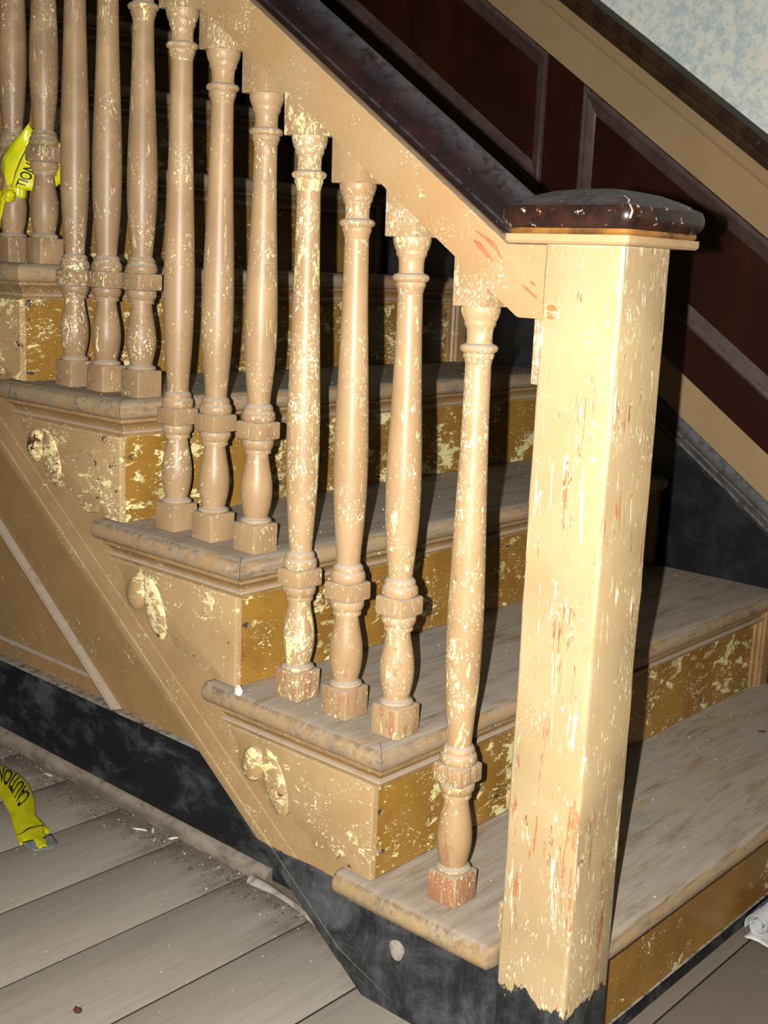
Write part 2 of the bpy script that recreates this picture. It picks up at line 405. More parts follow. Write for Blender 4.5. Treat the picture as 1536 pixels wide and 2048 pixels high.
for a, b in zip(stiles[:-1], stiles[1:]):
    x0, x1 = a + SW, b - SW
    pn = obj('wainscot_panel', prism('wainscot_panel', [skew(x0 + .028, .352), skew(x1 - .028, .352), skew(x1 - .028, .538), skew(x0 + .028, .538)], W - .004, W + .001, 'panel'), wall, wear=0.0)
    tab = [(0, .009), (.06, .0155), (.2, .0175), (.36, .0155), (.42, .0115), (.75, .0075), (.95, .004), (1, .003)]
    V, Fc = [], []
    for t, d in tab:
        for cx, ct in ((0, 0), (1, 0), (1, 1), (0, 1)):
            xx = (x0 + t * .03) if cx == 0 else (x1 - t * .03)
            oo = (.313 + t * .040) if ct == 0 else (.5775 - t * .040)
            p_ = skew(xx, oo); V.append((p_[0], W - d, p_[1]))
    for j in range(len(tab) - 1):
        for i in range(4):
            k = (i + 1) % 4; Fc.append((j * 4 + i, j * 4 + k, (j + 1) * 4 + k, (j + 1) * 4 + i))
    obj('panel_moulding', mesh('panel_moulding', V, Fc, 'mould', 30), pn, wear=0.0)

# ------------------------------------------------------------------ spandrel under the stairs, skirting
YS = 0.135
wl = struct('wall_left', box('wall_left', (-2.7, YS + .004, -.06), (-.12, YS + .03, 2.2), 'spandrel', 0),
            'tan painted panelled spandrel wall under the open side of the stairs', 'wall')
# clip its upper edge along the slope
me = wl.data
for v in me.vertices:
    if v.co.z > 1: v.co.z = pitch(v.co.x) - .30 if v.co.x < -1 else pitch(v.co.x) - .36
def sband(name, prof, mat, x0, x1, slope=True, parent=wl):
    rings = []
    full = [(prof[0][0], YS + .005)] + prof + [(prof[-1][0], YS + .005)]
    for px in (x0, x1):
        rings.append([(px, d, (pitch(px) + o) if slope else o) for o, d in full])
    return obj(name, sweep(name, rings, mat), parent, wear=-.02)
sband('frame_board', [(-.36, .125), (-.640, .125), (-.6445, .1285), (-.6855, .1295)], 'spandrel', -2.7, -.14)
sband('panel_bead', [(-.6858, .130), (-.6895, .1195), (-.696, .1165), (-.703, .119), (-.708, .134)], 'spandrel', -2.7, -.44)
sband('frame_board', [(.1685, .1335), (.196, .1335), (.200, .1380)], 'spandrel', -2.7, -.30, False)
bl = struct('baseboard_left', box('baseboard_left', (-2.7, .112, ZF), (-.13, YS + .004, .168), 'blackbase', .004),
            'scuffed black skirting board under the tan stair panelling', 'baseboard')
rings = []
for px in (-2.7, -.30):
    ring = [(px, .1125, ZF)] + [(px, .112 - .017 * math.sin(a), ZF + .020 * math.cos(a)) for a in [math.pi / 2 * q_ / 6 for q_ in range(7)]]
    rings.append(ring)
obj('shoe_moulding', sweep('shoe_moulding', rings, 'shoe'), bl, wear=0.0)

# ------------------------------------------------------------------ staircase
st = empty('staircase', (0, 0, ZF), label='old wooden staircase with dusty treads and flaking ochre risers', category='staircase')
def spart(name, me, parent=None, **kw):
    kw.setdefault('wear', 0.0)
    o = obj(name, me, parent or st, **kw)
    if not parent: o.location = (0, 0, -ZF)
    return o

# cut string: saw-tooth top, straight sloping lower edge
pts = [(xr(1) - .012, ZF)]
for k in range(1, NS + 1):
    pts.append((xr(k) - .012, k * R - TT)); pts.append((xr(k + 1) - .012, k * R - TT))
xl = xr(NS + 1) - .012
pts.append((xl, pitch(xl) - .355)); pts.append(((0.36 - .355 - ZF) / S, ZF))
string = spart('cut_string', prism('cut_string', pts, 0, .134, 'string'))
# moulded lower margin of the string
prof = [(-.300, .001), (-.3005, -.0014), (-.318, -.0018), (-.3185, -.0006), (-.336, -.0008), (-.3365, -.0020), (-.352, -.0024), (-.3545, -.0014), (-.355, .001)]
rings = []
for px in (xl, -.055):
    rings.append([(px, y_, max(pitch(px) + o_, ZF)) for o_, y_ in prof])
px = .075
rings.append([(px, y_ if pitch(px) + o_ > ZF else .0005, max(pitch(px) + o_, ZF + .0004 * j)) for j, (o_, y_) in enumerate(prof)])
spart('string_moulding', sweep('string_moulding', rings, 'string', 50), string)
# old plaster filling in the black face below the first tread
V = [(.0414 + .0115 * math.cos(a) * (1 + .15 * math.sin(3 * a)), -.0012, .112 + .0135 * math.sin(a)) for a in [2 * math.pi * q_ / 14 for q_ in range(14)]]
V = [(x_, y_, z_ - .010) for x_, y_, z_ in V]
spart('filled_hole', mesh('filled_hole', V + [(x_, .001, z_) for x_, _, z_ in V], [tuple(range(14))] + [(i, (i + 1) % 14, 14 + (i + 1) % 14, 14 + i) for i in range(14)], 'plaster'), string, label='pale plaster plug in black paint')

# nosing profile: (overhang, z below tread top)
NP = [(0, 0)] + [(NOSE - TT / 2 + TT / 2 * math.sin(a), -TT / 2 + TT / 2 * math.cos(a)) for a in [math.pi * q_ / 8 for q_ in range(9)]] + [(0, -TT)]
NP = [(max(d, 0), z) for d, z in NP]
# flatten the top a bit: softer old nosing
CP = [(0, -TT), (.020, -TT), (.020, -TT - .004), (.0165, -TT - .006), (.0105, -TT - .010), (.0072, -TT - .0155), (.0068, -TT - .0172), (.0102, -TT - .0180), (.0112, -TT - .0205), (.0105, -TT - .0232), (.0088, -TT - .0245), (.0085, -TT - .0262), (0, -TT - .0265)]
BACK = .295
CP1 = [(0, -TT), (.015, -TT), (.0165, -TT - .0018), (.0155, -TT - .0045), (.011, -TT - .006), (0, -TT - .0065)]
def nosing_meshes(k):
    CP_ = CP1 if k == 1 else CP
    x0, z0 = xr(k), k * R
    yend = W - .021
    # tread board with its front nosing, mitred at the outer end
    A = [(x0 + d, -d, z0 + z) for d, z in NP]; B = [(x0 + d, yend, z0 + z) for d, z in NP]
    bk = x0 - G
    A = [(bk, 0, z0 - TT), (bk, 0, z0)] + A; B = [(bk, yend, z0 - TT), (bk, yend, z0)] + B
    if k == 1:      # the newel stands in the corner of the bottom tread
        A = [(p_[0], NY1, p_[2]) for p_ in A]
        t = sweep('tread', [A, B], 'tread', 50)
        t2 = box('tread_end', (bk, 0, z0 - TT), (NX0, NY1, z0), 'tread', 0)
        bm = bmesh.new(); bm.from_mesh(t); bm.from_mesh(t2); bm.to_mesh(t); bm.free()
        rings = []
        for q_ in range(6, -1, -1):
            a = math.pi / 2 * q_ / 6
            rings.append([(NX0 - .009 + .007 * math.sin(a), -d * (.35 + .65 * math.cos(a)), z0 - TT / 2 + (z + TT / 2) * (.7 + .3 * math.cos(a))) for d, z in NP])
    else:
        t = sweep('tread', [A, B], 'tread', 50)
        rings = [[(x0 + d - .0011, -d, z0 + z) for d, z in NP]]
    xe = x0 - BACK
    for q_ in range(0, 7):
        a = math.pi / 2 * q_ / 6
        rings.append([(xe - .012 * math.sin(a) if d > .001 else xe - .012 * math.sin(a), -d * (.25 + .75 * math.cos(a)), z0 - TT / 2 + (z + TT / 2) * (.55 + .45 * math.cos(a))) for d, z in NP])
    r_ = sweep('return_nosing', rings, 'tread', 50)
    fc = sweep('cove', [[(x0 + d, -d if k > 1 else NY1, z0 + z) for d, z in CP_], [(x0 + d, yend, z0 + z) for d, z in CP_]], 'cove', 30)
    xe2 = x0 - BACK + .030
    rc = sweep('cove', [[(x0 + d if k > 1 else NX0 - .012, -d, z0 + z) for d, z in CP_], [(xe2 - d, -d, z0 + z) for d, z in CP_]], 'cove', 30)
    return t, r_, fc, rc

OUT = [(0, -.0545), (-.262, -.0545), (-.259, -.062), (-.249, -.074), (-.2425, -.085), (-.2455, -.097), (-.240, -.110), (-.2215, -.119), (-.206, -.117), (-.196, -.124),
       (-.184, -.140), (-.170, -.152), (-.156, -.151), (-.146, -.140), (-.139, -.140), (-.1335, -.148), (-.125, -.1545), (-.1127, -.1575), (-.104, -.166), (-.096, -.173), (-.077, -.1772), (-.059, -.1735), (-.0515, -.163), (-.047, -.170),
       (-.043, -.1790), (0, -.1790)]
def bump_mesh(name, cx, cz, rx, rz, h, tilt, mat, y0=-.009, n=18, m=6, crease=0):
    V, Fc = [], []
    ct, s_t = math.cos(tilt), math.sin(tilt)
    for j in range(m):
        a = math.pi / 2 * j / m
        for i in range(n):
            b = 2 * math.pi * i / n
            u, v = rx * math.cos(a) * math.cos(b), rz * math.cos(a) * math.sin(b)
            hh = h * math.sin(a) * (1 - crease * math.exp(-(u / (rx * .3)) ** 2))
            V.append((cx + u * ct - v * s_t, y0 - hh, cz + u * s_t + v * ct))
    V.append((cx, y0 - h * (1 - crease), cz))
    for j in range(m - 1):
        for i in range(n):
            k = (i + 1) % n; Fc.append((j * n + i, j * n + k, (j + 1) * n + k, (j + 1) * n + i))
    for i in range(n): Fc.append(((m - 1) * n + i, (m - 1) * n + (i + 1) % n, m * n))
    Fc.append(tuple(range(n)))
    return mesh(name, V, Fc, mat, 60)
wearb = {2: .012, 3: .018, 4: .060, 5: .07, 6: .02, 7: 0, 8: 0, 9: 0}
for k in range(1, NS + 1):
    t, r_, fc, rc = nosing_meshes(k)
    to = spart('tread', t)
    if k > 0:
        spart('return_nosing', r_, to)
    spart('cove_moulding', fc, to); spart('cove_moulding', rc, to)
    zb = (k - 1) * R if k > 1 else ZF
    ri = spart('riser', box('riser', (xr(k) - .012, 0.0 if k > 1 else .079, zb), (xr(k), W - .021, k * R - TT), 'riser', .0008, 1), wear={1: -.055, 2: .025, 3: .012, 4: .02, 5: .02}.get(k, -.01))
    # upright strip in the corner against the wall string
    if k > 1:
        x0 = xr(k)
        prof = [(W - .021, 0), (W - .067, 0), (W - .067, .004), (W - .058, .006), (W - .055, .010), (W - .050, .010), (W - .046, .014), (W - .034, .016), (W - .021, .016)]
        rings = [[(x0 + d, y_, z_) for y_, d in prof] for z_ in (zb, k * R - TT - .001)]
        spart('corner_strip', sweep('corner_strip', rings, 'cove'), ri)
    if k > 1:
        pl = [(xr(k) + a, k * R + b) for a, b in OUT]
        br = spart('bracket', prism('bracket', pl, -.0095, .001, 'bracket', .0030), wear=wearb[k])
        kb = bump_mesh('scroll_knob', xr(k) - .2125, k * R - .0935, .0205, .0265, .012, -.30, 'bracket')
        spart('scroll_knob', kb, br, wear=wearb[k] + .06)
        lf = bump_mesh('leaf', xr(k) - .172, k * R - .108, .0215, .046, .0048, .42, 'bracket', crease=.12)
        spart('leaf', lf, br, wear=wearb[k] + .075)
# black paint strip along the foot of the first riser
obj('riser_foot_paint', box('riser_foot_paint', (xr(1), .079, ZF), (xr(1) + .004, W - .021, ZF + .020), 'blackbase', .001), st, (0, 0, -ZF), wear=0.0)
# closing piece of the string between first riser and newel
obj('string_block', box('string_block', (xr(1) - .012, 0, ZF), (xr(1) - .001, .079, R - TT - .026), 'blackbase', .001), st, (0, 0, -ZF), wear=0.0)

# ------------------------------------------------------------------ newel post
nw = empty('newel_post', ((NX0 + NX1) / 2, BY, ZF), label='square newel post with flaking cream paint at the foot of the stairs', category='newel post')
L0 = Vector((-(NX0 + NX1) / 2, -BY, -ZF))
bm = bmesh.new()
NZ = 40
ringv = []
for j in range(NZ + 1):
    z = ZF + (.946 - ZF) * j / NZ
    ring = []
    c = .0045 + .0022 * noise.noise(Vector((3.1, 0, z * 9)))
    for (cx, cyy, a0) in ((NX1 - c, NY0 + c, -90), (NX1 - c, NY1 - c, 0), (NX0 + c, NY1 - c, 90), (NX0 + c, NY0 + c, 180)):
        for q_ in range(4):
            a = math.radians(a0 + 30 * q_)
            wob = .0009 * noise.noise(Vector((cx * 40, cyy * 40 + q_, z * 14)))
            ring.append(bm.verts.new((cx + (c + wob) * math.cos(a), cyy + (c + wob) * math.sin(a), z)))
    ringv.append(ring)
for a, b in zip(ringv, ringv[1:]):
    for i in range(16): bm.faces.new((a[i], a[(i + 1) % 16], b[(i + 1) % 16], b[i]))
bm.faces.new(ringv[0]); bm.faces.new(ringv[-1])
obj('shaft', bmmesh('newel_shaft', bm, 'newel', 40), nw, L0, wear=0.0)
def sqring(h, z, r=.012):
    out = []; dx = -.0075; h *= 1.03
    r = min(r, h * .6)
    for sx_, sy_, a0 in ((1, -1, -90), (1, 1, 0), (-1, 1, 90), (-1, -1, 180)):
        for q_ in range(5):
            a = math.radians(a0 + 22.5 * q_)
            out.append((dx + sx_ * (h - r) + r * math.cos(a), sy_ * (h - r) + r * math.sin(a), z - ZF))
    return out
obj('cap_plate', sweep('cap_plate', [sqring(.050, .9455, .004), sqring(.066, .9457, .004), sqring(.068, .948, .004), sqring(.068, .9545, .004)], 'plate', 30), nw, wear=0.0)
cap_o = obj('cap', sweep('newel_cap', [sqring(h, z) for h, z in ((.0645, .9605), (.067, .9605), (.0705, .964), (.0725, .969), (.0725, .976), (.0705, .9815), (.0665, .984), (.0645, .9842), (.062, .9868), (.053, .9915), (.040, .9965), (.024, .9995), (.008, 1.0005))], 'cap', 30), nw, wear=0.0)
obj('cap_edge', sweep('cap_edge', [sqring(h, z) for h, z in ((.060, .9547), (.0665, .9547), (.068, .957), (.0675, .9603), (.06, .9604))], 'capedge', 30), cap_o, wear=0.0)
CL = [(.0725, .969), (.0725, .976), (.0705, .9815), (.0665, .984), (.0645, .9842), (.062, .9868), (.055, .9905)]
V, Fc = [], []
for i, (h, z) in enumerate(CL):
    h *= 1.03; wv = .0012 * math.sin(i * 1.7)
    e_ = (h - .012) + .012 * .7071 + .0006
    for s_ in (-1, 1): V.append((-.0075 + e_ + s_ * .0007 + wv, -e_ + s_ * .0007 + wv, z - ZF + .0004))
    if i: Fc.append((2 * i - 2, 2 * i - 1, 2 * i + 1, 2 * i))
obj('corner_crack', mesh('corner_crack', V, Fc, 'plaster'), cap_o, wear=0.0, label='pale filled crack down the cap corner')
bm = bmesh.new(); bmesh.ops.create_cone(bm, cap_ends=True, segments=20, radius1=.0072, radius2=.0066, depth=.003)
obj('screw_plug', bmmesh('screw_plug', bm, 'plug', 30), nw, (.2095 - .242, NY0 - BY - .0006, .880 - ZF), (math.pi / 2, 0, 0), label='round wooden screw plug near the top', wear=0.0)

# ------------------------------------------------------------------ handrail
hr = empty('handrail', (-.9, BY, rail(-.9)), label='dark varnished handrail sloping up from the newel over a tan painted lower rail', category='handrail')
LH = Vector((.9, -BY, -rail(-.9)))
XT = -1.75
SRH = .062
pl = [(XT, rail(XT)), (.1555, rail(.1555)), (.1555 + .004, .8715), (NX0 + .001, .8715), (NX0 + .001, .9455), (.1150, .9455)]
xj = -(.9455 - SRH - .9845) / .69 - .0065
pl[-1] = (xj, .9455)
pl += [(XT, rail(XT) + SRH)]
obj('lower_rail', prism('lower_rail', pl, BY - .030, BY + .030, 'subrail', .0018), hr, LH, wear=0.0)
fl = [(XT, rail(XT) + SRH - .001), (xj + .008, .9455 - .0005), (xj - .002, .9520), (XT, rail(XT) + SRH + .0072)]
obj('fillet', prism('fillet', fl, BY - .0265, BY + .0265, 'wood', 0), hr, LH, wear=0.0)
lr = [o_ for o_ in hr.children if o_.name.startswith('lower_rail')][0]
for line, w_ in (([(.0987, .9577), (.1143, .9498), (.126, .9414), (.1345, .9299)], .0042), ([(.0967, .9484), (.1085, .940), (.1225, .9276)], .0062), ([(.1604, .9061), (.1709, .899), (.182, .8915)], .0034), ([(.1713, .909), (.1791, .9044)], .003)):
    V, n_ = [], 9
    up_, dn_ = [], []
    for i in range(n_):
        t = i / (n_ - 1) * (len(line) - 1); j = min(int(t), len(line) - 2); u = t - j
        x_ = line[j][0] * (1 - u) + line[j + 1][0] * u; z_ = line[j][1] * (1 - u) + line[j + 1][1] * u
        ww = w_ * (.25 + .75 * math.sin(math.pi * min(max(i / (n_ - 1), .06), .94))) * random.uniform(.55, 1.15) / 2
        up_.append((x_ + ww * .55, BY - .0303, z_ + ww)); dn_.append((x_ - ww * .55, BY - .0303, z_ - ww))
    V = up_ + dn_[::-1]
    obj('bare_streak', mesh('bare_streak', V, [tuple(range(len(V)))], 'bare'), lr, wear=0.0)
half = [(-.031, .0065), (-.037, .0085), (-.0405, .012), (-.041, .0155), (-.0395, .0185), (-.0388, .0192), (-.0338, .0200), (-.0335, .0226), (-.030, .030), (-.0225, .0395), (-.014, .0485), (-.006, .0545), (0, .0560)]
full = half + [(-a, b) for a, b in half[-2::-1]]
rings = []
for j in range(25):
    px = XT + (.05 - XT) * j / 10 if j <= 10 else .05 + (.186 - .05) * (j - 10) / 14
    rings.append([(px, BY + a * (1 if rail(px) + SRH + b > .9556 else .985), max(rail(px) + SRH + b, .9556 + .00002 * i_)) for i_, (a, b) in enumerate(full)])
obj('grip', sweep('grip', rings, 'rail', 28), hr, LH, wear=0.0, label='dark glossy moulded grip')

# ------------------------------------------------------------------ balusters
SQ = .021
def sqblock(name, z0, z1, mat, h=SQ, bev=.0022):
    return box(name, (-h, -h, z0), (h, h, z1), mat, bev)
ME = {}
ME['base_block'] = sqblock('base_block', 0, .0385, 'baluster')
ME['foot_ring'] = lathe('foot_ring', [(.019, .0375), (.0207, .0395), (.0212, .0415), (.0202, .0435), (.0176, .0445), (.0163, .0462), (.0150, .0465)], 'baluster')
vz = [(.0155, .0455), (.0166, .049), (.0180, .055), (.0197, .063), (.0209, .072), (.0213, .080), (.0209, .089), (.0199, .098), (.0185, .106), (.0169, .114), (.0155, .122), (.0147, .128), (.0145, .1315)]
ME['vase'] = lathe('vase', vz, 'baluster')
ME['neck_ring'] = lathe('neck_ring', [(.0140, .1312), (.0178, .1318), (.0181, .1338), (.0176, .1362), (.0190, .1385), (.0208, .142), (.0215, .146), (.0209, .1492), (.019, .1506)], 'baluster')
ME['collar_block'] = sqblock('collar_block', .1503, .1737, 'baluster', SQ, .0032)
ME['base_ring'] = lathe('base_ring', [(.0195, .1733), (.0216, .1755), (.0223, .179), (.0219, .183), (.0206, .186), (.0190, .1872), (.0192, .189), (.0189, .192), (.0172, .1945), (.0152, .1965), (.014, .1967)], 'baluster')
CAPP = [(.0140, -.0640), (.0147, -.0620), (.0158, -.0570), (.0172, -.0540), (.0176, -.0520), (.0168, -.0500), (.0200, -.0480), (.0213, -.0455), (.0212, -.0435), (.0195, -.0412), (.0150, -.0395), (.0144, -.0370),
        (.0146, -.0280), (.0153, -.0225), (.0172, -.0202), (.0177, -.0180), (.0174, -.0160), (.0192, -.0130), (.0212, -.0070), (.0220, -.0030), (.0214, .0000), (.020, .0006)]
ME['capital'] = lathe('capital', CAPP, 'baluster')
SH = [(0, .0148), (.03, .0154), (.08, .0172), (.15, .0193), (.22, .0206), (.30, .0212), (.38, .0210), (.48, .0200), (.60, .0183), (.72, .0167), (.85, .0153), (1, .0145)]
def shaft_mesh(z1):
    z0 = .1962; n = 26
    return lathe('shaft', [(interp(SH, j / n), z0 + (z1 - z0) * j / n) for j in range(n + 1)], 'baluster')
def baluster(k, x, lean, wear, label, bare=0.0, tilt_y=0.0, extra=0.0):
    z0 = k * R
    xt = x + lean * .7
    H = rail(xt) - .040 - z0
    r_ = empty('baluster', (x, BY, z0), label=label, category='baluster', group='turned balusters of the staircase')
    r_.rotation_euler = (tilt_y, math.atan(lean), 0)
    grime = {1: 0.0, 2: .12, 3: .42, 4: .72, 5: .85}[k]  # balusters on higher treads get a browner, darker base colour
    for nm in ('base_block', 'foot_ring', 'vase', 'neck_ring', 'collar_block', 'base_ring'):
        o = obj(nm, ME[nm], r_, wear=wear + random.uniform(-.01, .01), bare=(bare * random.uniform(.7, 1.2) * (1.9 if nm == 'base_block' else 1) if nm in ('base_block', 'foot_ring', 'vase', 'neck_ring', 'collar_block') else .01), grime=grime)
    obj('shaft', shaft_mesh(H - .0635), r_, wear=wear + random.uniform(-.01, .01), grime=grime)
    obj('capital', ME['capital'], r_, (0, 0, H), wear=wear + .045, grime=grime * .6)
    # square top block cut to the slope of the rail
    h = SQ + .0015; za, zb = .041 + .69 * h, .041 - .69 * h
    bm = bmesh.new(); bmesh.ops.create_cube(bm, size=1)
    for v in bm.verts:
        lo = v.co.z < 0
        v.co.x = -h if v.co.x < 0 else h; v.co.y = -h if v.co.y < 0 else h
        v.co.z = 0 if lo else .043 + extra - .69 * v.co.x
    bmesh.ops.bevel(bm, geom=list(bm.edges), offset=.0016, segments=2, affect='EDGES', profile=.5)
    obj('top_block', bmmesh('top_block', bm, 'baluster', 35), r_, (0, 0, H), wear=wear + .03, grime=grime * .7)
    return r_
BAL = [
    (1, .1975, -.0010, .015, 'baluster set tight against the newel post and almost hidden by it', .06, 0.0, .028),
    (1, .0937, -.0079, .035, 'single baluster on the bottom tread beside the newel post', .13),
    (2, -.0072, -.0121, .040, 'baluster on the second tread nearest the newel post, at the tread corner', .10),
    (2, -.0925, -.0135, .000, 'middle baluster of the three on the second tread', .08),
    (2, -.1789, -.0062, .085, 'heavily flaked baluster, third from the newel on the second tread', .12),
    (3, -.2666, .0100, .010, 'baluster at the front corner of the third tread', .03),
    (3, -.3530, .0144, -.03, 'middle baluster of the three on the third tread', .0),
    (3, -.4333, .0099, -.02, 'rearmost baluster of the three on the third tread', .0),
    (4, -.5154, .0103, -.035, 'baluster at the front corner of the fourth tread', .0),
    (4, -.5996, .0168, -.025, 'middle baluster of the three on the fourth tread', .0),
    (4, -.6813, .0208, .015, 'speckled rear baluster of the fourth tread, right of the yellow tape', .0),
    (5, -.7581, .0204, -.015, 'fifth tread baluster just in front of the printed yellow tape', .0),
    (5, -.8474, .0300, -.04, 'fifth tread baluster with yellow tape knotted around its neck', .0),
    (5, -.9300, .0250, -.03, 'baluster cut by the left edge of the picture', .0),
]
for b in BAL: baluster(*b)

# ------------------------------------------------------------------ caution tape
def ribbon(name, rows, mat, parent, thick=.0006, sub=3, crumple=.002, seed=1, smooth=60):
    """rows: list of rows of points (same length) -> smooth crumpled sheet with a little thickness"""
    import itertools
    nr, nc = len(rows), len(rows[0])
    def P(a, b):
        i, j = min(int(a), nr - 2), min(int(b), nc - 2); u, v = a - i, b - j
        p00, p01, p10, p11 = (Vector(rows[i][j]), Vector(rows[i][j + 1]), Vector(rows[i + 1][j]), Vector(rows[i + 1][j + 1]))
        return (p00 * (1 - u) + p10 * u) * (1 - v) + (p01 * (1 - u) + p11 * u) * v
    A, B = (nr - 1) * sub, (nc - 1) * sub
    G_ = [[P(i / sub, j / sub) for j in range(B + 1)] for i in range(A + 1)]
    V = []
    for i in range(A + 1):
        for j in range(B + 1):
            a = G_[min(i + 1, A)][j] - G_[max(i - 1, 0)][j]; b = G_[i][min(j + 1, B)] - G_[i][max(j - 1, 0)]
            n = a.cross(b); n = n.normalized() if n.length > 1e-9 else Vector((0, 0, 1))
            d = crumple * (noise.noise(G_[i][j] * 60 + Vector((seed * 7.1, 0, 0))) + .5 * noise.noise(G_[i][j] * 150))
            V.append(G_[i][j] + n * d)
    N = B + 1
    Fc = [(i * N + j, i * N + j + 1, (i + 1) * N + j + 1, (i + 1) * N + j) for i in range(A) for j in range(B)]
    me = mesh(name, V, Fc, mat, smooth)
    o = obj(name, me, parent, wear=0.0)
    sm = o.modifiers.new('thickness', 'SOLIDIFY'); sm.thickness = thick; sm.offset = 0
    return o, P, (nr - 1, nc - 1)
def lettering(text, mapping, parent, size, name='lettering'):
    """flat printed letters laid on a surface by mapping(u, v) -> point, u along the text, v across"""
    cu = bpy.data.curves.new('text', 'FONT'); cu.body = text; cu.size = size; cu.resolution_u = 3; cu.offset = .014 * size
    to = bpy.data.objects.new('text', cu); COL.objects.link(to)
    dg = bpy.context.evaluated_depsgraph_get()
    me = bpy.data.meshes.new_from_object(to.evaluated_get(dg))
    bpy.data.objects.remove(to)
    bm = bmesh.new(); bm.from_mesh(me)
    bmesh.ops.triangulate(bm, faces=bm.faces)
    for _ in range(1):
        bmesh.ops.subdivide_edges(bm, edges=[e for e in bm.edges if e.calc_length() > .15 * size], cuts=2)
    for v in bm.verts: v.co = mapping(v.co.x, v.co.y)
    bm.to_mesh(me); bm.free(); me.name = name; me.materials.clear(); me.materials.append(M['ink'])
    return obj(name, me, parent, wear=0.0, label='black printed lettering')

# torn end lying on the floor boards
tf = empty('torn_caution_tape', (-.75, -.03, ZF), label='torn yellow caution tape end with black lettering lying on the floor boards', category='tape')
TB = Vector((.75, .03, -ZF))
zf = ZF + .004
Lp = [(-.960, -.030), (-.8201, -.0300), (-.7811, -.0440), (-.7400, -.0580), (-.7097, -.0716), (-.672, -.089), (-.640, -.100)]
Rp = [(-1.03, .030), (-.9284, .0356), (-.8677, .0384), (-.8120, .0230), (-.7642, .0033), (-.7151, -.0257), (-.650, -.040)]
lift = [.006, .008, .012, .010, .007, .005, .003]
rows = []
for (a, b), (c, d), h in zip(Lp, Rp, lift):
    rows.append([Vector((a + (c - a) * t, b + (d - b) * t, zf + h * (.3 + math.sin(math.pi * t) * .9))) + TB for t in (0, .25, .5, .75, 1)])
o, P, (nr, nc) = ribbon('tape_strip', rows, 'yellow', tf, crumple=.0022)
def mp(u, v):
    a = 3.75 - u / .06 * .86
    b = .6 + v / .045 * 3.1
    q_ = P(min(max(a, 0), nr - .001), min(max(4 - b, 0), nc - .001))
    return q_ + Vector((0.0006, -.0006, .0030))
lettering('CAUTION', mp, tf, .045)
rows = [[Vector((-.672 + .004 * i + .055 * i / 3, -.088 - .002 * i + .048 * t - .012 * i * (t - .2), zf + .004 + .003 * math.sin(3 * t))) + TB for t in (0, .33, .66, 1)] for i in range(4)]
ribbon('frayed_end', rows, 'yellow', tf, crumple=.003, seed=4)
rows = [[Vector((x_, y_, zf + .006 - .002 * i)) + TB for x_, y_ in row] for i, row in enumerate((
    ((-.640, -.098), (-.637, -.082), (-.633, -.066), (-.634, -.050)), ((-.625, -.099), (-.620, -.084), (-.614, -.070), (-.618, -.052)), ((-.611, -.094), (-.605, -.083), (-.598, -.070), (-.603, -.057))))]
ribbon('duct_tape_patch', rows, 'duct', tf, crumple=.002, seed=9)[0]['label'] = 'grey duct tape patch'

# strip knotted round a baluster of the fifth tread
BX, BZ = -.8474 + .03 * .11, .9
tk = empty('knotted_caution_tape', (BX, BY, BZ + .09), label='crumpled yellow caution tape knotted around a fifth tread baluster', category='tape')
TK = Vector((-BX, -BY, -(BZ + .09)))
f1L = [(-0.8134, 0.008, 1.0144), (-0.825, 0.004, 1.0345), (-0.8235, 0.002, 1.0565), (-0.7924, 0.008, 1.0815), (-0.7669, 0.02, 1.1085)]
f1R = [(-0.8021, 0.007, 1.0136), (-0.7915, 0.006, 1.034), (-0.7791, 0.010, 1.056), (-0.7675, 0.016, 1.078), (-0.7679, 0.026, 1.0957)]
f2L = [(-0.8069, 0.010, 1.013), (-0.7981, 0.012, 1.0345), (-0.7856, 0.016, 1.0565), (-0.7739, 0.022, 1.0786), (-0.7696, 0.030, 1.0988)]
f2R = [(-0.7833, 0.044, 1.0070), (-0.7700, 0.062, 1.0150), (-0.7500, 0.070, 1.0300), (-0.7300, 0.074, 1.0460), (-0.7100, 0.072, 1.0620)]
def lerp_rows(L, Rr, bulge, n=4):
    rows = []
    for a, b in zip(L, Rr):
        a, b = Vector(a), Vector(b)
        rows.append([a.lerp(b, t / n) + Vector((0, -bulge * math.sin(math.pi * t / n), 0)) + TK for t in range(n + 1)])
    return rows
ribbon('folded_flap', lerp_rows(f1L, f1R, .006), 'yellow', tk, crumple=.003, seed=2)
o, P2, (nr2, nc2) = ribbon('printed_flap', lerp_rows(f2L, f2R, .002), 'yellow', tk, crumple=.0012, seed=3)
def mp2(u, v):
    q_ = P2(min(max(.15 + u / .05 * 1.05, 0), nr2 - .001), min(max(1.7 - v / .03 * 1.5, 0), nc2 - .001))
    return q_ + Vector((.0014, -.0022, 0))
lettering('TION', mp2, tk, .034)
